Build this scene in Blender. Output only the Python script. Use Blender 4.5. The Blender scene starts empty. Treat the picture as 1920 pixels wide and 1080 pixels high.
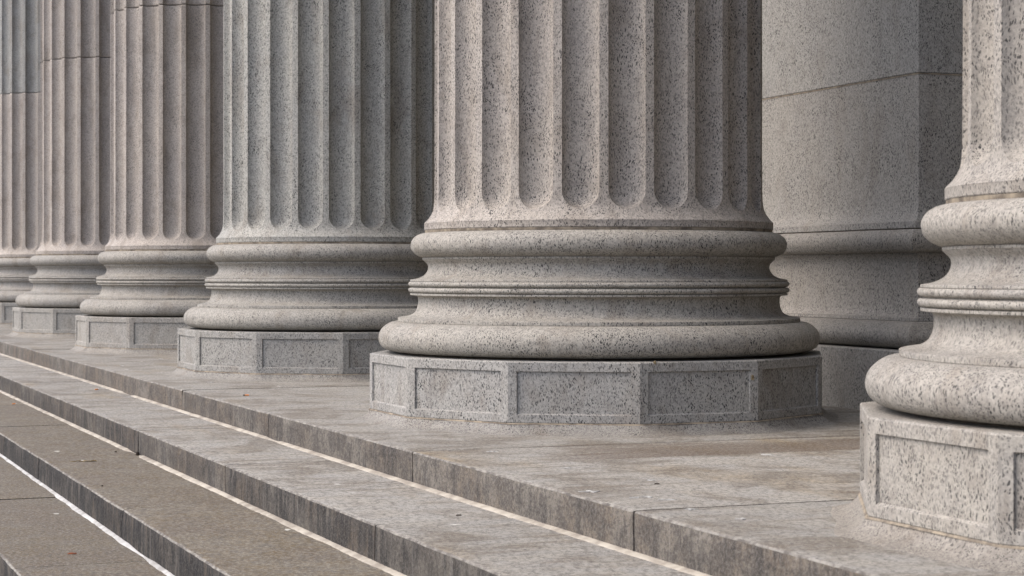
import bpy, math, random
from math import sin, cos, pi, radians, sqrt
from mathutils import Vector, noise

# ------------------------------------------------------------------ camera, sky, sun, exposure
scene = bpy.context.scene
C = scene.collection
S = 1.3                      # metres per radius of the big lower torus
H0 = 0.655                   # eye height above the portico floor (in torus radii)
PSI = radians(21.804)        # angle between view axis and the row of columns (row runs along +Y)

cam_d = bpy.data.cameras.new("camera")
cam = bpy.data.objects.new("camera", cam_d); C.objects.link(cam)
cam.location = (0, 0, H0*S)
cam.rotation_euler = (radians(90), 0, -PSI)
cam_d.sensor_width = 36; cam_d.lens = 3602/1920*36
cam_d.shift_y = -(540-511.4)/1920
cam_d.clip_start = 0.05; cam_d.clip_end = 3000
cam_d.dof.use_dof = True; cam_d.dof.focus_distance = 10.6; cam_d.dof.aperture_fstop = 7.1
scene.camera = cam

SUN_EL, SUN_AZ = radians(50), radians(-79)     # azimuth from +Y, negative = towards -X (street side)
w = bpy.data.worlds.new("World"); scene.world = w; w.use_nodes = True
nt = w.node_tree; nt.nodes.clear()
sky = nt.nodes.new('ShaderNodeTexSky'); sky.sky_type = 'NISHITA'; sky.sun_disc = False
sky.sun_elevation = SUN_EL; sky.sun_rotation = SUN_AZ
sky.air_density = 0.6; sky.dust_density = 3.0; sky.ozone_density = 0.6
bg = nt.nodes.new('ShaderNodeBackground'); bg.inputs[1].default_value = 0.15
wo = nt.nodes.new('ShaderNodeOutputWorld')
nt.links.new(sky.outputs[0], bg.inputs[0]); nt.links.new(bg.outputs[0], wo.inputs[0])

sd = bpy.data.lights.new("sun", 'SUN'); sd.energy = 0.85; sd.angle = radians(75); sd.color = (1.0, 0.95, 0.85)
sun = bpy.data.objects.new("sun", sd); C.objects.link(sun)
dirv = Vector((sin(SUN_AZ)*cos(SUN_EL), cos(SUN_AZ)*cos(SUN_EL), sin(SUN_EL)))
sun.rotation_euler = dirv.to_track_quat('Z', 'Y').to_euler()

scene.view_settings.view_transform = 'Standard'; scene.view_settings.look = 'None'
scene.view_settings.gamma = 1; scene.view_settings.exposure = 1.19
scene.view_settings.use_curve_mapping = False

# ------------------------------------------------------------------ node helpers
class G:
    def __init__(s, name):
        s.m = bpy.data.materials.new(name); s.m.use_nodes = True
        s.t = s.m.node_tree; s.t.nodes.clear()
        s.out = s.t.nodes.new('ShaderNodeOutputMaterial'); s.b = s.t.nodes.new('ShaderNodeBsdfPrincipled')
        s.t.links.new(s.b.outputs[0], s.out.inputs[0])
    def n(s, typ, ins=None, **kw):
        nd = s.t.nodes.new(typ)
        for k, v in kw.items(): setattr(nd, k, v)
        for k, v in (ins or {}).items():
            s.put(nd.inputs[k], v)
        return nd
    def put(s, sock, v):
        if isinstance(v, bpy.types.NodeSocket): s.t.links.new(v, sock)
        else: sock.default_value = v
    def math(s, op, a, b=0.0, c=0.0, clamp=False):
        return s.n('ShaderNodeMath', {0: a, 1: b, 2: c}, operation=op, use_clamp=clamp).outputs[0]
    def vmath(s, op, a, b=(0, 0, 0)):
        return s.n('ShaderNodeVectorMath', {0: a, 1: b}, operation=op).outputs[0]
    def mp(s, v, a, b, c=0.0, d=1.0):
        return s.n('ShaderNodeMapRange', {'Value': v, 'From Min': a, 'From Max': b, 'To Min': c, 'To Max': d}, interpolation_type='SMOOTHSTEP').outputs[0]
    def mapping(s, v, rot=(0, 0, 0), sc=(1, 1, 1)):
        return s.n('ShaderNodeMapping', {'Vector': v, 'Rotation': rot, 'Scale': sc}).outputs[0]
    def noise(s, v, sc, det=3.0, rough=0.55, dist=0.0):
        return s.n('ShaderNodeTexNoise', {'Vector': v, 'Scale': sc, 'Detail': det, 'Roughness': rough, 'Distortion': dist})
    def mix(s, f, a, b, mode='MIX'):
        nd = s.t.nodes.new('ShaderNodeMix'); nd.data_type = 'RGBA'; nd.blend_type = mode
        s.put(nd.inputs[0], f); s.put(nd.inputs[6], a); s.put(nd.inputs[7], b)
        return nd.outputs[2]
    def speck(s, v, cell, r0, r1, prob):
        vo = s.n('ShaderNodeTexVoronoi', {'Vector': v, 'Scale': 1.0/cell, 'Randomness': 1.0})
        d = s.mp(vo.outputs['Distance'], r0, r1, 1.0, 0.0)
        sep = s.n('ShaderNodeSeparateColor', {0: vo.outputs['Color']})
        p = s.math('LESS_THAN', sep.outputs[0], prob)
        size = s.math('MULTIPLY_ADD', sep.outputs[1], 0.6, 0.55)
        d = s.mp(s.math('DIVIDE', vo.outputs['Distance'], size), r0, r1, 1.0, 0.0)
        dens = s.math('MULTIPLY_ADD', sep.outputs[2], 0.3, 0.7)
        return s.math('MULTIPLY', s.math('MULTIPLY', d, p), dens)
    def finish(s, col, rough, height, strength=0.4, dist=0.003):
        s.put(s.b.inputs['Base Color'], col); s.put(s.b.inputs['Roughness'], rough)
        s.b.inputs['Specular IOR Level'].default_value = 0.3
        bp = s.n('ShaderNodeBump', {'Strength': strength, 'Distance': dist, 'Height': height})
        s.t.links.new(bp.outputs[0], s.b.inputs['Normal'])
        return s.m
def c4(r, g, b): return (r, g, b, 1)

def granite(name='grey_speckled_granite', dirt=1.0):
    g = G(name)
    tc = g.n('ShaderNodeTexCoord').outputs['Object']; oi = g.n('ShaderNodeObjectInfo')
    off = g.n('ShaderNodeCombineXYZ', {0: g.math('MULTIPLY', oi.outputs['Random'], 31.0), 1: g.math('MULTIPLY', oi.outputs['Random'], 77.0), 2: g.math('MULTIPLY', oi.outputs['Random'], 53.0)}).outputs[0]
    co = g.vmath('ADD', tc, off)
    warp = g.noise(co, 6.0, 2.0)
    wv = g.vmath('MULTIPLY', g.vmath('SUBTRACT', warp.outputs['Color'], (.5, .5, .5)), (.09, .09, .09))
    cw = g.vmath('ADD', co, wv)
    m1 = g.mapping(cw, (radians(28), radians(35), 0), (1.45, 1.45, .52))
    m2 = g.mapping(cw, (radians(-40), radians(-20), radians(30)), (1.45, 1.45, .52))
    m3 = g.mapping(cw, (radians(60), radians(20), radians(70)), (1.1, 1.1, .6))
    s1 = g.speck(m1, .0114, .34, .39, .66)
    s2 = g.speck(m2, .0092, .33, .39, .56)
    s3 = g.speck(m3, .009, .26, .44, .60)
    clump = g.mp(g.noise(co, 4.5, 3.0).outputs[0], .36, .60, .62, 1.0)
    sp = g.math('MULTIPLY', g.math('MAXIMUM', s1, s2), clump)
    cl = g.speck(g.mapping(cw, (.4, .2, .1), (1, 1, .55)), .42, .02, .17, .6)
    s4 = g.speck(m2, .011, .34, .44, .95)
    sp = g.math('MAXIMUM', sp, g.math('MULTIPLY', s4, cl))
    sp = g.math('MAXIMUM', sp, g.math('MULTIPLY', s3, .35))
    sp = g.math('MULTIPLY', sp, oi.outputs['Alpha'])
    # pale body, feldspar mottle
    big = g.noise(co, 1.3, 4.0, .6).outputs[0]
    body = g.mix(g.mp(big, .38, .62), c4(.402, .390, .358), c4(.364, .357, .338))
    mot = g.speck(g.mapping(cw, (.3, .9, .1), (1, 1, .8)), .013, .15, .6, .8)
    body = g.mix(g.math('MULTIPLY', mot, .35), body, c4(.29, .282, .28))
    fs = g.noise(co, 95.0, 3.0, .65).outputs[0]
    body = g.mix(g.mp(fs, .43, .60, 0, .60), body, c4(.50, .487, .45))
    body = g.mix(g.mp(g.noise(co, 55.0, 3.0, .7).outputs[0], .48, .62, 0, .50), body, c4(.25, .243, .235))
    body = g.mix(1.0, body, oi.outputs['Color'], 'MULTIPLY')
    # weather stains
    st = g.noise(g.mapping(co, (0, 0, 0), (1.6, 1.6, .7)), 2.2, 5.0, .65, .6).outputs[0]
    body = g.mix(g.mp(st, .50, .68, 0, .36*dirt), body, c4(.21, .17, .13))
    st3 = g.noise(g.mapping(co, (.3, 0, .2), (1.3, 1.3, .8)), 7.0, 5.0, .7, .8).outputs[0]
    body = g.mix(g.mp(st3, .50, .66, 0, .26*dirt), body, c4(.185, .16, .135))
    st2 = g.noise(g.mapping(co, (0, 0, 0), (9, 9, 1.3)), 1.1, 4.0, .6).outputs[0]
    body = g.mix(g.mp(st2, .58, .78, 0, .36*dirt), body, c4(.11, .10, .095))
    body = g.mix(1.0, body, c4(.80, .795, .785), 'MULTIPLY')
    col = g.mix(sp, body, c4(.010, .011, .014))
    h = g.math('ADD', g.math('MULTIPLY', fs, .8), g.math('MULTIPLY', g.noise(co, 18.0, 4.0, .6).outputs[0], 1.5))
    h = g.math('SUBTRACT', h, g.math('MULTIPLY', sp, .35))
    return g.finish(col, .78, h, .45, .0035)

def stone_tread():
    g = G('worn_tread_granite')
    pos = g.n('ShaderNodeNewGeometry').outputs['Position']
    at = g.n('ShaderNodeAttribute', attribute_name='tint'); sep = g.n('ShaderNodeSeparateColor', {0: at.outputs['Color']})
    a = g.noise(g.mapping(pos, (0, 0, 0), (2.2, .7, 1)), 1.1, 5.0, .6).outputs[0]
    warm = g.mp(g.math('ADD', a, g.math('MULTIPLY_ADD', sep.outputs[0], .5, -.25)), .38, .62)
    body = g.mix(warm, c4(.34, .335, .33), c4(.275, .212, .128))
    body = g.mix(g.mp(g.noise(pos, 5.0, 5.0, .65).outputs[0], .35, .65, 0, .5), body, c4(.37, .345, .305))
    body = g.mix(1.0, body, g.n('ShaderNodeCombineColor', {0: sep.outputs[1], 1: sep.outputs[1], 2: sep.outputs[1]}).outputs[0], 'MULTIPLY')
    body = g.mix(g.mp(g.noise(pos, 2.4, 6.0, .7, .5).outputs[0], .45, .62, 0, .66), body, c4(.12, .092, .065))
    # wear streaks running away from the nosing
    sk = g.noise(g.mapping(pos, (0, 0, 0), (.9, 7.0, 1)), 1.3, 5.0, .65, .4).outputs[0]
    body = g.mix(g.mp(sk, .52, .68, 0, .65), body, c4(.14, .105, .075))
    sk2 = g.noise(g.mapping(pos, (0, 0, 0), (2.0, 16.0, 1)), 1.5, 4.0, .6, .3).outputs[0]
    body = g.mix(g.mp(sk2, .60, .70, 0, .4), body, c4(.10, .085, .070))
    # rust brown band across one slab beside the second column, edges follow the slab joint
    sx = g.n('ShaderNodeSeparateXYZ', {0: pos})
    nz = g.math('MULTIPLY', g.math('SUBTRACT', g.noise(g.mapping(pos, (0, 0, 0), (.8, 9, 1)), 1.6, 3.0).outputs[0], .5), 1.3)
    y2 = g.math('ADD', sx.outputs[1], nz)
    b1 = g.math('MULTIPLY', g.math('GREATER_THAN', sx.outputs[1], 6.137*S), g.mp(y2, 6.45*S, 6.72*S, 1, 0))
    b2 = g.math('MULTIPLY', g.mp(g.math('ADD', sx.outputs[0], nz), 2.55*S, 3.0*S), b1)
    b2 = g.math('MULTIPLY', b2, g.math('GREATER_THAN', sx.outputs[2], -.01))
    body = g.mix(g.math('MULTIPLY', b2, .78), body, c4(.115, .078, .052))
    # salt and pepper grain
    w1 = g.noise(pos, 40.0, 2.0).outputs['Color']
    pw = g.vmath('ADD', pos, g.vmath('MULTIPLY', g.vmath('SUBTRACT', w1, (.5, .5, .5)), (.03, .03, .03)))
    s1 = g.speck(g.mapping(pw, (0, 0, .5), (1, .8, 1)), .012, .20, .42, .5)
    fs = g.noise(pos, 55.0, 4.0, .8).outputs[0]
    body = g.mix(g.mp(fs, .47, .57, 0, .38), body, c4(.48, .465, .435))
    body = g.mix(g.mp(g.noise(g.mapping(pos, (0, 0, .4), (1, .7, 1)), 46.0, 4.0, .8).outputs[0], .49, .59, 0, .62), body, c4(.095, .09, .086))
    col = g.mix(g.math('MULTIPLY', s1, .7), body, c4(.04, .04, .045))
    # small pale bird marks
    wh = g.speck(g.mapping(g.vmath('ADD', pos, g.vmath('MULTIPLY', g.vmath('SUBTRACT', w1, (.5, .5, .5)), (.05, .05, .0))), (0, 0, .2), (1.0, .62, .1)), .24, .05, .09, .30)
    col = g.mix(g.math('MULTIPLY', wh, .8), col, c4(.72, .72, .70))
    col = g.mix(1.0, col, c4(.85, .84, .795), 'MULTIPLY')
    h = g.math('ADD', fs, g.math('MULTIPLY', g.noise(pos, 9.0, 5.0, .65).outputs[0], 2.2))
    return g.finish(col, .70, h, .55, .004)

def stone_riser():
    g = G('streaked_riser_granite')
    pos = g.n('ShaderNodeNewGeometry').outputs['Position']
    at = g.n('ShaderNodeAttribute', attribute_name='tint'); sep = g.n('ShaderNodeSeparateColor', {0: at.outputs['Color']})
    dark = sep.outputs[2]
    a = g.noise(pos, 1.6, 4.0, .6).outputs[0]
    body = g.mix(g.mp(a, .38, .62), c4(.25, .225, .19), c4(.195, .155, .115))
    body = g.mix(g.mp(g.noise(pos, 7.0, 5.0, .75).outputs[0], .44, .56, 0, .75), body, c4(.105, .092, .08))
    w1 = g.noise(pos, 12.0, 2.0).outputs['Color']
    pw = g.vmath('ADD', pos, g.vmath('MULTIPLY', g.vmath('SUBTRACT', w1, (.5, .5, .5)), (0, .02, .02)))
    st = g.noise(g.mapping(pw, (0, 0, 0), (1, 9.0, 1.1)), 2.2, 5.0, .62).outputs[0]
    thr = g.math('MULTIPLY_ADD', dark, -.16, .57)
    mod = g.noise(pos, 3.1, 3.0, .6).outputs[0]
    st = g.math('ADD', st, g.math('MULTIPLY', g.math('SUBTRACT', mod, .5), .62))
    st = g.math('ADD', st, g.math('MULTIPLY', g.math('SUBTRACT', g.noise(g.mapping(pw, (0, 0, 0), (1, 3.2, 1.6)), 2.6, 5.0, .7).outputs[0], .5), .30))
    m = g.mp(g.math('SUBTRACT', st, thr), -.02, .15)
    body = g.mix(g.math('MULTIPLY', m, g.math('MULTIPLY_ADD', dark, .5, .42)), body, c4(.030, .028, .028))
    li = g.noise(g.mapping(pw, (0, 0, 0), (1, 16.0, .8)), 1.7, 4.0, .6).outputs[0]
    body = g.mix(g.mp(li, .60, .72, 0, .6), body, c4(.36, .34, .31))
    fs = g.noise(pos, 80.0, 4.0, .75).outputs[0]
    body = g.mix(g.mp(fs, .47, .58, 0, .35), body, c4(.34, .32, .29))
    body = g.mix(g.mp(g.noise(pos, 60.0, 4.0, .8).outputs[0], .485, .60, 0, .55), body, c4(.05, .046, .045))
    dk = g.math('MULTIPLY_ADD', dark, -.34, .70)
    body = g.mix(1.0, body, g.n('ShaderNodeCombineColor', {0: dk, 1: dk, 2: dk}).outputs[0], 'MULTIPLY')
    h = g.math('ADD', fs, g.math('MULTIPLY', g.noise(pos, 22.0, 5.0, .65).outputs[0], 2.0))
    return g.finish(body, .85, h, .8, .005)

def simple(name, a, b, sc=20.0, rough=.8, strength=.4, dist=.002):
    g = G(name)
    tc = g.n('ShaderNodeTexCoord').outputs['Object']
    n1 = g.noise(tc, sc, 5.0, .65).outputs[0]
    col = g.mix(g.mp(n1, .35, .65), a, b)
    return g.finish(col, rough, g.noise(tc, sc*3, 3.0).outputs[0], strength, dist)

M = dict(
    granite=granite(), tread=stone_tread(), riser=stone_riser(),
    pier=granite('grey_wall_granite', .6),
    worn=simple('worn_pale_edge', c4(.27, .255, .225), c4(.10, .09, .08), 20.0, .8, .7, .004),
    sealant=simple('cream_joint_sealant', c4(.42, .385, .32), c4(.25, .22, .18), 7.0, .7, .8, .004),
    white_sealant=simple('white_joint_sealant', c4(.46, .46, .445), c4(.28, .27, .25), 7.0, .7, .8, .004),
    mortar=simple('ochre_mortar', c4(.30, .255, .19), c4(.12, .10, .08), 12.0, .9, .8, .004),
    gap=simple('dark_open_joint', c4(.05, .042, .035), c4(.09, .075, .06), 30.0, .95),
    asphalt=simple('asphalt', c4(.05, .05, .05), c4(.065, .064, .062), 60.0, .9),
    walk=simple('concrete_sidewalk', c4(.30, .29, .27), c4(.24, .23, .21), 8.0, .9),
    orange=simple('orange_filter_paper', c4(.72, .25, .05), c4(.60, .20, .05), 60.0, .8),
    paper=simple('cigarette_paper', c4(.70, .68, .62), c4(.55, .52, .47), 60.0, .8),
    twig=simple('dry_twig_bark', c4(.10, .07, .04), c4(.30, .24, .14), 70.0, .9),
    dropping=simple('dried_dropping', c4(.50, .50, .48), c4(.30, .29, .27), 40.0, .9),
    plastic=simple('white_plastic', c4(.78, .80, .82), c4(.70, .72, .75), 30.0, .4),
    chip=simple('reddish_chip', c4(.28, .09, .04), c4(.20, .08, .05), 60.0, .9),
    leaf=simple('dark_dry_leaf', c4(.035, .028, .022), c4(.07, .05, .035), 60.0, .9),
)

# ------------------------------------------------------------------ object helpers
def tag(o, label=None, cat=None, group=None, kind=None):
    for k, v in (('label', label), ('category', cat), ('group', group), ('kind', kind)):
        if v: o[k] = v
    return o
def obj(name, verts, faces, mats, parent=None, midx=None, smooth=None, attr=None, sharp=30):
    me = bpy.data.meshes.new(name); me.from_pydata(verts, [], faces)
    for m in (mats if isinstance(mats, list) else [mats]): me.materials.append(m)
    if midx:
        for p, i in zip(me.polygons, midx): p.material_index = i
    if smooth:
        for p in me.polygons: p.use_smooth = True
        me.set_sharp_from_angle(angle=radians(sharp))
    if attr:
        ca = me.color_attributes.new('tint', 'FLOAT_COLOR', 'POINT')
        for i, c in enumerate(attr): ca.data[i].color = c
    me.update()
    o = bpy.data.objects.new(name, me); C.objects.link(o)
    if parent: o.parent = parent
    return o
def empty(name, loc=(0, 0, 0)):
    o = bpy.data.objects.new(name, None); C.objects.link(o); o.location = loc; o.empty_display_size = .3
    return o
def copy_tree(o, parent=None):
    c = o.copy(); C.objects.link(c)
    if parent: c.parent = parent
    for ch in list(o.children): copy_tree(ch, c)
    return c
def box(x0, x1, y0, y1, z0, z1):
    v = [(x, y, z) for z in (z0, z1) for y in (y0, y1) for x in (x0, x1)]
    return v, [(0, 2, 3, 1), (4, 5, 7, 6), (0, 1, 5, 4), (2, 6, 7, 3), (0, 4, 6, 2), (1, 3, 7, 5)]
Z = lambda z: (z+H0)*S       # height relative to the eye (torus radii) -> world metres
def nz3(x, y, z, a, f): return a*noise.noise(Vector((x*f, y*f, z*f)))

# ------------------------------------------------------------------ fluted column
NSEG = 192
def lathe(prof, seed=0):
    """prof: (r, z) top to bottom in torus radii relative to the eye; returns verts, faces"""
    V, F = [], []
    for (r, z) in prof:
        for i in range(NSEG):
            a = 2*pi*i/NSEG
            x, y = sin(a), -cos(a)
            d = nz3(x*3+seed, y*3, z*6, .0016, 1.0) + nz3(x*12+seed, y*12, z*14, .0009, 1.0)
            d -= max(0, nz3(x*16+seed, y*16, z*22, .022, 1.0)-.0105)
            V.append(((r+d)*x*S, (r+d)*y*S, Z(z)))
    for j in range(len(prof)-1):
        for i in range(NSEG):
            k = (i+1) % NSEG
            F.append((j*NSEG+i, (j+1)*NSEG+i, (j+1)*NSEG+k, j*NSEG+k))
    n = len(V)
    V.append((0, 0, Z(prof[0][1]))); V.append((0, 0, Z(prof[-1][1])))
    for i in range(NSEG):
        k = (i+1) % NSEG
        F.append((n, i, k)); F.append((n+1, (len(prof)-1)*NSEG+k, (len(prof)-1)*NSEG+i))
    return V, F
def catmull(P, sub=3):
    out = []
    for i in range(len(P)-1):
        p0, p1, p2, p3 = P[max(i-1, 0)], P[i], P[i+1], P[min(i+2, len(P)-1)]
        for s in range(sub):
            t = s/sub
            out.append(tuple(.5*((2*b)+(c-a)*t+(2*a-5*b+4*c-d)*t*t+(-a+3*b-3*c+d)*t**3) for a, b, c, d in zip(p0, p1, p2, p3)))
    out.append(P[-1]); return out

R0 = .745
def shaft_r(z):
    T = [(.42, R0), (.3351, .7465), (.2939, .7490), (.277, .7530), (.2624, .7597), (.2464, .7700), (.2369, .7780), (.2265, .7895), (.2215, .7920)]
    if z >= T[0][0]: return R0 - .0009*max(0, z-3)**1.5 * .3
    for (z0, r0), (z1, r1) in zip(T, T[1:]):
        if z >= z1: return r1+(r0-r1)*(z-z1)/(z0-z1)
    return T[-1][1]
FH = radians(6.05)            # half angle of a flute
NF, NFL = 10, 4
def fluted(z0, z1, foot):
    """a drum between z0 and z1; foot=True ends its flutes in round niches above the apophyge"""
    rows = []
    hw = FH*R0; zs = .268+hw
    if foot:
        for k in range(1): rows.append((z1, 1.0))
        for z in (z1-.012,): rows.append((z, 1.0))
        n = 10
        for k in range(1, n): rows.append((z1-.012+(zs+.05-z1+.012)*k/n, 1.0))
        for k in range(0, 13):
            b = pi/2*k/12; rows.append((zs-hw*sin(b), max(cos(b), .001)))
        for z in (.262, .2546, .2464, .2415, .2369, .2315, .2265, .2225): rows.append((z, 0.0))
    else:
        n = 8
        rows.append((z1, 1.0)); rows.append((z1-.008, 1.0))
        for k in range(1, n): rows.append((z1+(z0-z1)*k/n, 1.0))
        rows.append((z0+.008, 1.0)); rows.append((z0, 1.0))
    V, F = [], []
    ncol = 24*(NF+NFL)
    for (z, cb) in rows:
        rr = shaft_r(z)
        edge = 0
        if z in (z1, z0) : edge = .006
        for f in range(24):
            cen = radians(15*f); h = FH*max(cb, .02 if cb > 0 else .02)
            lo = cen-h
            for j in range(NF):
                ph = -pi/2+pi*j/NF
                a = cen+h*sin(ph)
                dep = hw*.74*cos(ph)*cb
                r = rr-dep-edge
                V.append((a, r, z))
            lo, hi = cen+h, cen+radians(15)-h
            for j in range(NFL):
                V.append((lo+(hi-lo)*j/NFL, rr-edge, z))
    W = []
    for (a, r, z) in V:
        x, y = sin(a), -cos(a)
        d = nz3(x*9, y*9, z*3, .0012, 1.0) + nz3(x*40, y*40, z*16, .0007, 1.0)
        W.append(((r+d)*x*S, (r+d)*y*S, Z(z)))
    nr = len(rows)
    for j in range(nr-1):
        for i in range(ncol):
            k = (i+1) % ncol
            F.append((j*ncol+i, (j+1)*ncol+i, (j+1)*ncol+k, j*ncol+k))
    n = len(W)
    if foot:                                   # plain band under the flare
        for z, r in ((.2215, .7925), (.2190, .7915), (.1945, .7912), (.1915, .7890)):
            for q in range(ncol):
                a = V[(nr-1)*ncol+q][0]
                d = nz3(sin(a)*30, cos(a)*30, z*9, .0008, 1.0)
                W.append(((r+d)*sin(a)*S, -(r+d)*cos(a)*S, Z(z)))
        for j in range(nr-1, nr+3):
            for i in range(ncol):
                k = (i+1) % ncol
                F.append((j*ncol+i, (j+1)*ncol+i, (j+1)*ncol+k, j*ncol+k))
        nr += 4; n = len(W)
    W.append((0, 0, Z(z1))); W.append((0, 0, W[-2][2]))
    for i in range(ncol):
        k = (i+1) % ncol
        F.append((n, i, k)); F.append((n+1, (nr-1)*ncol+k, (nr-1)*ncol+i))
    return W, F

def plinth(root):
    ap = 1.0034; ci = ap/cos(radians(15)); zt, zb = -.3600, -.6110
    V, F = [], []
    def ring(r, z):
        b = len(V)
        for i in range(12):
            a = radians(15+30*i); V.append((r*sin(a)*S, -r*cos(a)*S, Z(z)))
        return b
    a0 = ring(ci-.012, zt); a1 = ring(ci-.0035, zt-.0012); a2 = ring(ci, zt-.0055)
    a3 = ring(ci, zb+.004); a4 = ring(ci-.003, zb)
    for p, q in ((a0, a1), (a1, a2), (a3, a4)):
        for i in range(12):
            k = (i+1) % 12; F.append((p+i, q+i, q+k, p+k))
    F.append(tuple(a0+i for i in range(12))); F.append(tuple(a4+11-i for i in range(12)))
    half = ci*sin(radians(15)); mg, mt, mb, dp = .036, .0400, .034, .0095
    PV, PF = [], []
    for i in range(12):
        an = radians(30*(i+1)); nx, ny = sin(an), -cos(an); tx, ty = cos(an), sin(an)
        def P(s, z, d): return ((nx*(ap-d)+tx*s)*S, (ny*(ap-d)+ty*s)*S, Z(z))
        c0 = a2+i; c1 = a2+(i+1) % 12; e0 = a3+i; e1 = a3+(i+1) % 12
        b = len(V)
        S0, S1, T, B = -half+mg, half-mg, zt-mt, zb+mb
        V.extend([P(S0, T, 0), P(S1, T, 0), P(S1, B, 0), P(S0, B, 0), P(S0+.002, T-.002, dp), P(S1-.002, T-.002, dp), P(S1-.002, B+.006, dp), P(S0+.002, B+.006, dp)])
        F += [(c0, b, b+1, c1)[::-1], (c1, b+1, b+2, e1)[::-1], (e1, b+2, b+3, e0)[::-1], (e0, b+3, b, c0)[::-1]]
        for k in range(4):
            F.append((b+k, b+(k+1) % 4, b+4+(k+1) % 4, b+4+k)[::-1])
        pv = [P(S0+.0021, T-.0021, dp), P(S1-.0021, T-.0021, dp), P(S1-.0021, B+.0061, dp), P(S0+.0021, B+.0061, dp)]
        pv += [P(s, z, dp+.02) for s, z in ((S0+.0021, T-.0021), (S1-.0021, T-.0021), (S1-.0021, B+.0061), (S0+.0021, B+.0061))]
        PV.append(pv)
    pl = obj('plinth', V, F, M['granite'], root)
    fix_normals(pl)
    for pv in PV:
        p = obj('panel', pv, [(3, 2, 1, 0), (4, 5, 6, 7), (0, 1, 5, 4), (1, 2, 6, 5), (2, 3, 7, 6), (3, 0, 4, 7)], M['granite'], pl)
        fix_normals(p)
    return pl
def fix_normals(o):
    import bmesh
    bm = bmesh.new(); bm.from_mesh(o.data); bmesh.ops.recalc_face_normals(bm, faces=bm.faces); bm.to_mesh(o.data); bm.free()

def skirt(root):
    """flared dressing of the floor stone round the foot of the plinth, with its bedding mortar"""
    ap = 1.0034
    prof = [(1.0, -.6135), (1.004, -.6150), (1.010, -.6260), (1.022, -.6370), (1.036, -.6460), (1.058, -.6520), (1.078, -.6550), (1.085, -.6580)]
    V, F = [], []; n = 12*10
    for pi_, (m, z) in enumerate(prof):
        for i in range(12):
            a0, a1 = radians(15+30*i), radians(45+30*i)
            ci = ap*m/cos(radians(15))
            for k in range(10):
                t = k/10
                x = ci*((1-t)*sin(a0)+t*sin(a1)); y = -ci*((1-t)*cos(a0)+t*cos(a1))
                q = min(1, pi_/3)
                x += nz3(x*5, y*5, z, .010*q, 1.0); y += nz3(y*5, x*5, z+3, .010*q, 1.0)
                V.append((x*S, y*S, Z(z+nz3(x*9, y*9, 0, .0022*q, 1.0))))
    for j in range(len(prof)-1):
        for i in range(n):
            k = (i+1) % n; F.append((j*n+i, (j+1)*n+i, (j+1)*n+k, j*n+k))
    F.append(tuple(range(n)))
    sk = obj('skirt', V, F, M['granite'], root, smooth=True, sharp=40); fix_normals(sk)
    V, F = [], []
    for r, z in ((1.006, -.6150), (1.0015, -.6095), (.985, -.6095), (.985, -.6150)):
        for i in range(12):
            ci = r*ap/cos(radians(15))
            for k in range(10):
                t = k/10; a0, a1 = radians(15+30*i), radians(45+30*i)
                x = ci*((1-t)*sin(a0)+t*sin(a1)); y = -ci*((1-t)*cos(a0)+t*cos(a1))
                d = 1+nz3(x*12, y*12, 0, .0035, 1.0)
                V.append((x*d*S, y*d*S, Z(z+nz3(x*15, y*15, 5, .0012, 1.0))))
    for j in range(4):
        for i in range(n):
            k = (i+1) % n; jj = (j+1) % 4; F.append((j*n+i, jj*n+i, jj*n+k, j*n+k))
    mo = obj('mortar_joint', V, F, M['mortar'], root, smooth=True); fix_normals(mo)

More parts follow.
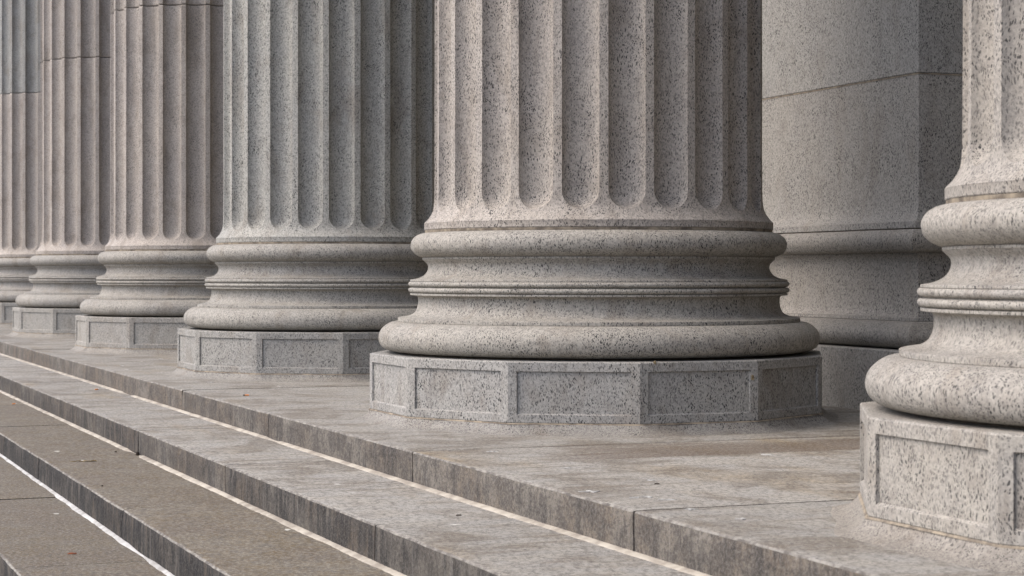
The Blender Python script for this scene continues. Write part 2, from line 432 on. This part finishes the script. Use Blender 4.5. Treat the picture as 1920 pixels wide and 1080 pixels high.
def make_column():
    root = empty('fluted_column')
    plinth(root); skirt(root)
    # thin recess between plinth and torus
    V, F = lathe([(.90, -.350), (.90, -.362)], 4); obj('bedding_joint', V, F, M['gap'], root, smooth=True)
    def lt(name, pts, sub=3, seed=0, mat='granite', sharp=30, tail=()):
        V, F = lathe(list(catmull(pts, sub))+list(tail), seed)
        return obj(name, V, F, M[mat], root, smooth=True, sharp=sharp)
    lt('torus', [(.909, -.2192), (.9240, -.2200), (.9440, -.2240), (.9640, -.2345), (.9830, -.2515), (.9945, -.2705), (.9985, -.2907), (.9962, -.3100), (.9880, -.3270), (.9730, -.3400), (.9520, -.3480), (.9200, -.3510)], 3, 1)
    V, F = lathe([(.905, -.2008)] + [(.9106, -.2030), (.9112, -.2060), (.9108, -.2175), (.9090, -.2192)], 2)
    obj('fillet', V, F, M['granite'], root, smooth=True)
    lt('scotia', [(.8450, -.1010), (.8330, -.1028), (.8225, -.1085), (.8196, -.1230), (.8211, -.1450), (.8276, -.1660), (.8382, -.1812), (.8563, -.1915), (.8778, -.1968), (.9050, -.2008)], 4, 3)
    lt('astragal', [(.8546, -.0668), (.8600, -.0685), (.8636, -.0740), (.8640, -.0790), (.8610, -.0850), (.8550, -.0885)], 3, 5, tail=[(.8470, -.0900), (.8470, -.0912), (.8556, -.0916), (.8562, -.0930), (.8558, -.0995), (.8540, -.1010)])
    lt('astragal', [(.8520, -.0395), (.8590, -.0410), (.8630, -.0460), (.8640, -.0515), (.8610, -.0580), (.8550, -.0620)], 3, 6, tail=[(.8470, -.0640), (.8470, -.0668)])
    lt('scotia', [(.7985, .0590), (.7899, .0507), (.7793, .0401), (.7748, .0258), (.7772, .0113), (.7851, -.0030), (.7991, -.0156), (.8206, -.0247), (.8400, -.0290), (.8530, -.0305)], 4, 7, tail=[(.8545, -.0320), (.8548, -.0380), (.8520, -.0395)])
    V, F = lathe([(.7970, .0686), (.7996, .0670), (.7996, .0605), (.7985, .0590)], 8)
    obj('fillet', V, F, M['granite'], root, smooth=True)
    lt('torus', [(.7860, .1790), (.8000, .1782), (.8190, .1722), (.8382, .1590), (.8500, .1415), (.8530, .1242), (.8490, .1049), (.8360, .0880), (.8180, .0760), (.7970, .0686)], 4, 9)
    V, F = lathe([(.787, .1915), (.7885, .1885), (.7875, .1800), (.786, .1788)], 10)
    obj('mortar_joint', V, F, M['mortar'], root, smooth=True)
    V, F = fluted(.1915, 2.187, True)
    obj('drum', V, F, M['granite'], root, smooth=True, sharp=24)
    V, F = fluted(2.193, 4.30, False)
    d2 = obj('drum', V, F, M['granite'], root, smooth=True, sharp=24)
    V, F = lathe([(.66, 2.20), (.66, 2.18)], 11); obj('bedding_joint', V, F, M['gap'], root)
    for k in range(4):
        z0 = 4.306+2.1*k
        d = d2.copy(); C.objects.link(d); d.parent = root; d.location.z = (z0-2.193)*S
    top = Z(4.306+8.4-.006)
    V, F = lathe([(.80, 12.86), (.95, 12.82), (.99, 12.76), (.90, 12.70), (.74, 12.695)], 12)
    obj('capital', V, F, M['granite'], root, smooth=True)
    V, F = box(-1.05*S, 1.05*S, -1.05*S, 1.05*S, Z(12.861), Z(13.02)); obj('abacus', V, F, M['granite'], root)
    return root

ROW_W, SP, T5 = 3.616, 4.1187, 7.983
# order near -> far ; tints: plinth, base, first drum, upper drums ; speck strength
TINT = [
    ('nearest column, cut off by the right edge of the photo, pale speckled base', (1.0, .97, .93), (1.0, .97, .93), (.98, .94, .90), .95, .95, 0),
    ('large fully visible fluted column in front of the grey wall pier', (.97, .975, .98), (1.0, .975, .93), (1.12, 1.055, 1.01), 1.0, 1.0, 1),
    ('greenish grey fluted column directly left of the large complete one', (.95, .955, .95), (.98, .965, .93), (1.06, 1.075, 1.055), .95, 1.0, 2),
    ('pinkish fluted column third from the right edge, drum joint near the top of the photo', (.97, .96, .94), (.97, .945, .90), (1.16, 1.08, 1.035), .8, .72, 3),
    ('pinkish fluted column second from the left edge, dark drum joint high on its shaft', (.95, .945, .93), (.94, .925, .90), (1.17, 1.09, 1.05), .6, .6, 4),
    ('farthest fluted column at the left edge with a bluish grey upper drum', (.95, .945, .93), (.94, .92, .90), (1.17, 1.09, 1.05), .5, .5, 5),
]
col0 = make_column()
rnd = random.Random(4)
for n, (lab, tp, tb, ts, sb, ss, k) in enumerate(TINT):
    o = col0 if n == 0 else copy_tree(col0)
    o.location = (ROW_W*S, (T5+SP*(n-1))*S, 0)
    o.rotation_euler.z = radians(30*((n*5) % 12))
    tag(o, lab, 'column', 'fluted granite columns along the portico')
    first = True
    for ch in sorted(o.children, key=lambda c: c.name):
        nm = ch.name.split('.')[0]
        j = 1+rnd.uniform(-.02, .02)
        if nm in ('plinth', 'skirt'): t, s = tp, sb
        elif nm == 'drum': t, s = ts, ss
        else: t, s = tb, sb
        if nm == 'drum' and ch.location.z == 0 and ch.data.vertices[0].co.z > Z(3):   # second drum
            t = (.98, 1.0, 1.01) if n == 5 else tuple(c*.97 for c in ts)
        if nm == 'skirt': t = (tp[0]*.82, tp[1]*.80, tp[2]*.78)
        ch.color = (t[0]*j, t[1]*j, t[2]*j, s)
        for g in ch.children: g.color = (t[0]*j, t[1]*j, t[2]*j, s)

# ------------------------------------------------------------------ wall pier behind the columns
PW, PT = 5.135, 7.684        # shaft face and near corner (torus radii)
PLEN, PDEP = 2.1, .95
def pier_ring(prof, x0, y0, y1, x1):
    """prof (offset out, z) swept round the three exposed sides with mitred corners, top to bottom"""
    V, F = [], []; nst = 18
    path = []
    def side(ax, ay, bx, by, ox, oy, ox2, oy2, n):
        for i in range(n+1): 
            t = i/n; path.append((ax+(bx-ax)*t, ay+(by-ay)*t, ox+(ox2-ox)*t, oy+(oy2-oy)*t))
    side(x1, y0, x0, y0, 0, -1, -1, -1, nst); side(x0, y0, x0, y1, -1, -1, -1, 1, nst*2); side(x0, y1, x1, y1, -1, 1, 0, 1, nst)
    # offsets: along straight runs keep the normal constant
    pts = []
    for idx, (x, y, ox, oy) in enumerate(path):
        if idx <= nst: oy_, ox_ = -1, (-1 if idx == nst else 0)
        elif idx <= 3*nst+1: ox_ = -1; oy_ = (-1 if idx == nst+1 else (1 if idx == 3*nst+1 else 0))
        else: oy_, ox_ = 1, (-1 if idx == 3*nst+2 else 0)
        pts.append((x, y, ox_, oy_))
    for (d, z) in prof:
        for (x, y, ox, oy) in pts:
            dd = d+nz3(x*7, y*7, z*7, .0018, 1.0)
            V.append(((x+ox*dd)*S, (y+oy*dd)*S, Z(z+nz3(x*4, y*4, z, .001, 1.0))))
    n = len(pts)
    for j in range(len(prof)-1):
        for i in range(n-1):
            if i in (nst, 3*nst+1): continue
            F.append((j*n+i, (j+1)*n+i, (j+1)*n+i+1, j*n+i+1))
    F.append(tuple(range(n))); F.append(tuple((len(prof)-1)*n+i for i in range(n-1, -1, -1)))
    return V, F
def make_pier():
    root = empty('wall_pier', (PW*S, PT*S, 0))
    X0, Y0, Y1, X1 = 0, 0, PLEN, PDEP
    def part(name, prof, col, mat='pier', sub=0, sharp=30):
        if sub: prof = catmull(prof, sub)
        V, F = pier_ring(prof, X0, Y0, Y1, X1); o = obj(name, V, F, M[mat], root, smooth=True, sharp=sharp)
        o.color = col; fix_normals(o); return o
    a = (.95, .92, .89, 1.0)
    part('plinth', [(.165, -.3600), (.176, -.3612), (.180, -.366), (.180, -.660)], (1.16, 1.13, 1.09, .9))
    part('torus', [(.045, -.2290), (.085, -.2310), (.120, -.2440), (.150, -.2660), (.163, -.2950), (.155, -.3250), (.130, -.3470), (.095, -.3560), (.05, -.3590)], a, sub=3)
    part('dado', [(.03, .0840), (.022, .0790), (.010, .0600), (.005, .0400), (.003, -.10), (.004, -.1700), (.010, -.1950), (.024, -.2110), (.044, -.2130), (.046, -.2270), (.04, -.2290)], a, sharp=35)
    part('torus', [(.055, .2045), (.075, .2020), (.098, .1850), (.106, .1600), (.100, .1320), (.080, .1060), (.055, .0960), (.035, .0945)], a, sub=3)
    part('fillet', [(.030, .0945), (.034, .0930), (.034, .0860), (.030, .0840)], a)
    part('mortar_joint', [(.040, .2095), (.043, .2085), (.043, .2055), (.040, .2045)], a, 'gap')
    part('shaft_block', [(.002, .9358), (.0, .933), (.0, .45), (.0, .3300), (.004, .2900), (.018, .2620), (.046, .2420), (.0475, .2405), (.0475, .2115), (.044, .2095)], (.98, .965, .95, 1.0), sharp=35)
    part('mortar_joint', [(.0002, .9425), (.0006, .9410), (.0002, .9360)], a, 'mortar')
    part('shaft_block', [(0, 2.90), (0, 2.2), (.0, 1.5), (.0, .9475), (-.003, .9440)], (.97, .975, .98, 1.0))
    for k in range(5):
        z = 2.904+2.0*k
        part('shaft_block', [(0, min(z+1.996, 12.6)), (0, z+1), (0, z)], (.90, .90, .905, .85))
    return root
pier = make_pier()
pa = copy_tree(pier); pa.location.y = (PT-SP)*S
tag(pa, 'grey granite wall pier behind the nearest column, outside the right edge of the photo', 'pier', 'wall piers of the portico')
pb = copy_tree(pier); pb.location.y = (PT+SP)*S
tag(pb, 'grey granite wall pier hidden behind the greenish grey column', 'pier', 'wall piers of the portico')
pier['group'] = 'wall piers of the portico'
tag(pier, 'square grey granite wall pier with moulded base behind the large complete column', 'pier')
# back wall and roof of the portico
V, F = box((PW+PDEP)*S+.002, (PW+PDEP+.6)*S, -12*S, 40*S, Z(-.70), Z(13.0))
wl = obj('portico_wall', V, F, M['pier']); wl.color = (.55, .54, .53, .8)
tag(wl, 'plain grey granite back wall of the portico behind the pier', 'wall')
V, F = box(2.70*S, (PW+PDEP+.6)*S+.05, -12*S-.05, 40*S+.05, Z(13.024), Z(15.5))
en = obj('entablature', V, F, M['pier']); en.color = (.85, .85, .86, .8)
tag(en, 'grey granite entablature and ceiling carried high above the columns', 'entablature')

# ------------------------------------------------------------------ landing and steps
W1, TR, RI = 2.278, .4715, .1212
Y_START, Y_END = -9.0, 34.0
rn = random.Random(9)
def joints_for(idx):
    if idx == 0: js = [-7.2, -5.2, -3.2, -1.1, .9, 2.85, 4.795, 6.68, 8.76, 10.67, 12.72, 14.7, 16.7, 18.7, 20.7, 22.8, 24.9, 27, 29, 31, 33]
    else:
        js = []; y = -8.6+rn.uniform(.6, 2.0)
        while y < Y_END: js.append(y); y += rn.uniform(1.8, 2.5)
    return js
def step_mesh(idx, w0, w1, ztop, zbot, tint):
    """blocks butted with narrow open joints; each has a chipped nosing.  w0 = nosing, w1 = back edge"""
    js = [Y_START]+joints_for(idx)+[Y_END]
    V, F, MI, A = [], [], [], []
    for a, b in zip(js, js[1:]):
        if b-a < .1: continue
        a2, b2 = a+.0040, b-.0040
        n = max(2, int((b2-a2)*S/.035)); 
        bt = (max(0, min(1, tint[0]+rn.uniform(-.11, .11))), tint[1]*rn.uniform(.86, 1.08), max(0, min(1, tint[2]+rn.uniform(-.12, .12))), 1)
        ox, oz = rn.uniform(-.0016, .0016), rn.uniform(-.0013, .0013)
        xs = [w1, w1-(w1-w0)*.5, w0+.045, w0+.012, w0+.0048, w0+.0014, w0, w0, w0, w0+.001]
        zs = [0, 0, 0, 0, -.0006, -.0028, -.0062, -(ztop-zbot)*.35, -(ztop-zbot)*.8, -(ztop-zbot)]
        m = len(xs); base = len(V)
        for i in range(n+1):
            t = i/n; y = a2+(b2-a2)*t
            en_ = 1.0 if 0 < i < n else 0
            for k in range(m):
                x = xs[k]; z = zs[k]
                if 3 <= k <= 6:
                    c = nz3(idx*7.3, y*5, 0, .0022, 1.0)+nz3(idx*3.1+9, y*19, 0, .0030, 1.0)+max(0, nz3(idx*5.7, y*31, 2, .020, 1.0)-.0040)*1.0+max(0, nz3(idx*8.7, y*7, 2, .030, 1.0)-.0120)
                    x += c; z -= abs(c)*.45
                    if k == 3: x += .003
                if k >= 6: x += nz3(idx*2.2, y*6, z*20, .0022, 1.0)+nz3(idx, y*30, z*40, .0012, 1.0)
                if k < 3: z += nz3(x*3, y*3, idx*4.0, .0010, 1.0)
                if i in (0, n) and 3 <= k <= 8: x += .0020
                if i in (0, n) and k <= 5: z -= .0014
                V.append(((x+(ox if k > 1 else 0))*S, y*S, Z(ztop+z+oz)))
                A.append(bt)
        for i in range(n):
            for k in range(m-1):
                p = base+i*m+k
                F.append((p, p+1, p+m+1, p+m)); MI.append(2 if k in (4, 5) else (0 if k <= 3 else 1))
        for e in (0, n):                                    # end faces into the joint
            b0 = base+e*m; v0 = len(V)
            yy = V[b0][1]
            V.append((w1*S, yy, Z(zbot))); A.append(bt)
            F.append(tuple(list(range(b0, b0+m))+[v0])); MI.append(1)
    return V, F, MI, A
# (warmth, value, riser darkness)
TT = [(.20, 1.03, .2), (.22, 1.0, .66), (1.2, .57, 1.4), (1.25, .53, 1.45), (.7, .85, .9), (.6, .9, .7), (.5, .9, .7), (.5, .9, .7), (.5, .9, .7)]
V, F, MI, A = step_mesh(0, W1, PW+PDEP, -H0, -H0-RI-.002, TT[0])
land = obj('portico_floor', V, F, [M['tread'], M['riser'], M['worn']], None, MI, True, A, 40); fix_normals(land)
tag(land, kind='structure')
V, F = box((W1+.02)*S, (PW+PDEP)*S, Y_START*S, Y_END*S, Z(-H0-.20), Z(-H0-.012))
o = obj('floor_bedding', V, F, M['gap'], land)

stairs = empty('staircase', (0, 0, 0))
tag(stairs, 'broad flight of stained grey granite steps with pale sealed joints below the columns', 'steps')
def sealant(idx, w, z, parent, mat):
    V, F = [], []; y = Y_START; prof = [(.0012, .0085), (-.004, .0080), (-.012, .0055), (-.019, .0025), (-.0225, -.002)]
    wd = 1.0 if idx < 2 else .72
    n = int((Y_END-Y_START)*S/.03); m = len(prof)
    for i in range(n+1):
        y = Y_START+(Y_END-Y_START)*i/n
        c = nz3(idx*3.3, y*4, 1, .007, 1.0)+nz3(idx*3.3, y*17, 1, .0035, 1.0)+nz3(idx*3.3, y*40, 1, .0025, 1.0)
        gapf = max(.12, min(1.0, (noise.noise(Vector((idx*11.1, y*1.1, 3)))+.50)/.12))
        for k, (dx, dz) in enumerate(prof):
            q = k/(m-1)
            V.append(((w+dx*wd*gapf+c*q*gapf)*S, y*S, Z(z+dz*gapf+nz3(y*14, k, idx, .0005, 1.0)*(1 if 0 < k < m-1 else 0))))
    for i in range(n):
        for k in range(m-1):
            p = i*m+k; F.append((p, p+1, p+m+1, p+m))
    o = obj('joint_sealant', V, F, M[mat], parent, smooth=True, sharp=60); fix_normals_up(o)
    return o
def fix_normals_up(o):
    me = o.data
    if sum(p.normal.z for p in me.polygons) < 0: me.flip_normals()
sealant(0, W1, -H0-RI, land, 'sealant')
NST = 9
for i in range(1, NST):
    w0 = W1-TR*i; zt = -H0-RI*i
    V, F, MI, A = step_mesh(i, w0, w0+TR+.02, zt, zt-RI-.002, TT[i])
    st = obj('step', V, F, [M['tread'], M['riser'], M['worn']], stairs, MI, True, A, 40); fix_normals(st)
    sealant(i, w0, zt-RI, st, 'white_sealant' if i >= 2 else 'sealant')
zs = -H0-RI*NST
wl0 = W1-TR*(NST-1)
V, F = box((wl0-4)*S, (wl0+.05)*S, -14*S, 45*S, Z(zs)-.3, Z(zs)); tag(obj('sidewalk', V, F, M['walk']), kind='structure')
V, F = box(-1500, 1500, -1500, 1500, Z(zs)-.6, Z(zs)-.15); tag(obj('ground', V, F, M['asphalt']), kind='structure')
# solid flanks so that the flight ends in masonry
# ------------------------------------------------------------------ litter, placed on the treads
def hit(u, v, z):
    """point of the horizontal plane z (torus radii from the eye) seen at photo pixel u, v -> world x, y"""
    Yv = 3602*(-z)/(v-511.4); Xv = (u-960)/3602*Yv
    return ((Xv*cos(PSI)+Yv*sin(PSI))*S, (Yv*cos(PSI)-Xv*sin(PSI))*S)
def tube(p0, p1, r, n=10, ir=0):
    V, F = [], []
    d = (Vector(p1)-Vector(p0)).normalized(); u = d.orthogonal().normalized(); v = d.cross(u)
    for p in (p0, p1):
        for i in range(n):
            a = 2*pi*i/n; V.append(tuple(Vector(p)+u*cos(a)*r+v*sin(a)*r))
    for i in range(n):
        k = (i+1) % n; F.append((i, k, n+k, n+i))
    F.append(tuple(range(n-1, -1, -1))); F.append(tuple(range(n, 2*n)))
    return V, F
def butt(u, v, lvl, ang, lab, tailed):
    z = -H0-RI*lvl; x, y = hit(u, v, z)
    r = empty('cigarette_butt', (x, y, Z(z))); r.rotation_euler.z = ang
    V, F = tube((-.014, 0, .0046), (.014, 0, .0046), .0045); obj('filter', V, F, M['orange'], r, smooth=True)
    e = .020 if tailed else .017
    V, F = tube((.0141, 0, .0046), (e+.006, 0, .0042), .0042); obj('paper', V, F, M['paper'] if not tailed else M['leaf'], r, smooth=True)
    tag(r, lab, 'cigarette butt', 'cigarette butts on the steps')
butt(463, 742, 0, radians(170), 'orange cigarette butt with black tip on the floor beside the top riser', True)
butt(181, 731, 1, radians(10), 'orange cigarette butt on the upper step near the foot of the top riser', False)
butt(26, 758, 2, radians(5), 'orange cigarette butt on the second step down at the left edge', False)
def flake(name, u, v, lvl, L, Wd, ang, mat, lab, cat, seed, h=.004, group=None):
    z = -H0-RI*lvl; x, y = hit(u, v, z); rr = random.Random(seed); n = 14
    V = []; 
    rad = [1+rr.uniform(-.35, .25) for _ in range(n)]
    for hz, sc in ((.0006, 1.0), (h, .7)):
        for i in range(n):
            a = 2*pi*i/n; V.append((cos(a)*L/2*rad[i]*sc, sin(a)*Wd/2*rad[i]*sc, hz+rr.uniform(0, h*.3)*(hz > .001)))
    F = [(i, (i+1) % n, n+(i+1) % n, n+i) for i in range(n)]+[tuple(range(n, 2*n)), tuple(range(n-1, -1, -1))]
    o = obj(name, V, F, M[mat]); o.location = (x, y, Z(z)); o.rotation_euler.z = ang
    tag(o, lab, cat, group); return o
# twig
z = -H0-RI*2; x, y = hit(155, 866, z)
V, F = [], []
tw = empty('dry_twig', (x, y, Z(z)))
ps = [Vector((.085-.017*i, .010*sin(i*1.3), .005+.002*sin(i*2.1))) for i in range(11)]
rr = [.0045, .005, .0046, .0036, .0042, .003, .0036, .0026, .0024, .002, .0012]
N = 8
for i, p in enumerate(ps):
    for k in range(N):
        a = 2*pi*k/N; V.append((p.x, p.y+cos(a)*rr[i], p.z+sin(a)*rr[i]))
for i in range(10):
    for k in range(N): F.append((i*N+k, i*N+(k+1) % N, (i+1)*N+(k+1) % N, (i+1)*N+k))
F += [tuple(range(N)), tuple(10*N+k for k in range(N-1, -1, -1))]
obj('stem', V, F, M['twig'], tw, smooth=True)
V, F = tube((.01, 0, .006), (-.01, .022, .008), .0018, 6); obj('side_shoot', V, F, M['paper'], tw)
tw.rotation_euler.z = radians(-14)
tag(tw, 'small dry brown twig lying on the brown second step down', 'twig')
flake('plastic_scrap', 228, 733, 1, .05, .03, .4, 'plastic', 'crumpled clear white plastic scrap at the foot of the top riser', 'plastic scrap', 3, .03)
flake('stone_chip', 137, 1039, 3, .05, .012, -.3, 'chip', 'small reddish chip on the lowest visible brown step', 'chip', 4, .006)
DL = 'dark dry leaf crumb on the '
flake('leaf_crumb', 258, 854, 2, .03, .02, .7, 'leaf', DL+'white joint of the second riser', 'leaf', 5, .018)
flake('leaf_crumb', 217, 848, 2, .018, .012, .2, 'leaf', DL+'second step down, above the twig', 'leaf', 6, .006)
flake('leaf_crumb', 192, 912, 2, .016, .012, 1.2, 'leaf', DL+'second step down, right below the twig', 'leaf', 7, .006)
flake('leaf_crumb', 664, 864, 1, .03, .02, .3, 'leaf', DL+'cream joint under the top riser', 'leaf', 8, .012)
flake('leaf_crumb', 1232, 908, 0, .028, .012, .1, 'leaf', DL+'floor between the two nearest columns', 'leaf', 9, .004)
flake('leaf_crumb', 860, 967, 1, .03, .010, .1, 'leaf', DL+'upper step below the slab joint', 'leaf', 10, .004)

# pale bird droppings dried onto the floor: thin children of the floor they stick to
for q, (u, v, L, Wd) in enumerate([(1106, 922, .085, .035), (1130, 909, .06, .018), (1136, 916, .035, .02), (1220, 901, .05, .016), (1190, 933, .05, .02),
        (1213, 932, .06, .02), (1218, 925, .045, .016), (1247, 937, .09, .015), (1285, 906, .06, .015), (1390, 973, .05, .02), (1295, 955, .05, .014),
        (1440, 853, .06, .03), (1132, 858, .05, .02), (1062, 878, .04, .02), (920, 847, .04, .02), (395, 717, .05, .03), (300, 673, .05, .03), (230, 686, .04, .03), (208, 664, .05, .03)]):
    zf = -H0; x, y = hit(u, v, zf); rr = random.Random(40+q); n = 16
    if q in (1, 2, 6, 8, 12): continue
    L *= .8; Wd *= .8
    rad = [1+rr.uniform(-.65, .45) for _ in range(n)]
    V = [(x+(cos(PSI)*cos(2*pi*i/n)*L/2-sin(PSI)*sin(2*pi*i/n)*-Wd)*rad[i], y+(-sin(PSI)*cos(2*pi*i/n)*L/2+cos(PSI)*sin(2*pi*i/n)*Wd)*rad[i], Z(zf)+.0025) for i in range(n)]
    V += [(a, b, c-.004) for a, b, c in V]
    F = [tuple(range(n))]+[(i, n+i, n+(i+1) % n, (i+1) % n) for i in range(n)]
    d = obj('dropping', V, F, M['dropping'], land); fix_normals_up(d)

# small marks on the large centre column's plinth: rust spots and two old plug holes
c5 = [o for o in C.objects if o.get('label', '').startswith('large fully')][0]
pl5 = [c for c in c5.children if c.name.startswith('plinth')][0]
inv = c5.rotation_euler.to_matrix().inverted()
for q, (u, v, rad, mat, nm) in enumerate([(1092, 736, .009, 'twig', 'rust_spot'), (1228, 680, .008, 'twig', 'rust_spot'), (1468, 706, .016, 'gap', 'plug_hole'), (1411, 708, .012, 'twig', 'rust_spot'), (905, 765, .006, 'gap', 'pit')]):
    d = Vector((sin(PSI), cos(PSI), 0))+Vector((cos(PSI), -sin(PSI), 0))*((u-960)/3602)+Vector((0, 0, 1))*((511.4-v)/3602)
    o0 = Vector((0, 0, H0*S)); best = None
    for i in range(12):
        an = radians(30*i); nrm = Vector((sin(an), -cos(an), 0)); pc = Vector((c5.location.x, c5.location.y, 0))+nrm*(1.0034*S)
        if d.dot(nrm) >= 0: continue
        t = (pc-o0).dot(nrm)/d.dot(nrm); p = o0+d*t; tg = Vector((cos(an), sin(an), 0))
        if abs((p-pc).dot(tg)) < .27*S: best = (p, nrm, tg)
    if not best: continue
    p, nrm, tg = best
    dp = .0 if abs((p-Vector((c5.location.x, c5.location.y, 0))).dot(tg)) > .229*S or v < 690 else .0125*S
    rr = random.Random(q); n = 12; V = []
    for dd in (.0022-dp, -.004-dp):
        for i in range(n):
            k = rad*(1+rr.uniform(-.3, .3)); a = 2*pi*i/n
            w_ = p+nrm*dd+tg*cos(a)*k*.8+Vector((0, 0, 1))*sin(a)*k*1.2
            w_ = inv @ (w_-c5.location); V.append(tuple(w_))
    F = [tuple(range(n)), tuple(range(2*n-1, n-1, -1))]+[(i, n+i, n+(i+1) % n, (i+1) % n) for i in range(n)]
    m_ = obj(nm, V, F, M[mat], pl5); fix_normals(m_)
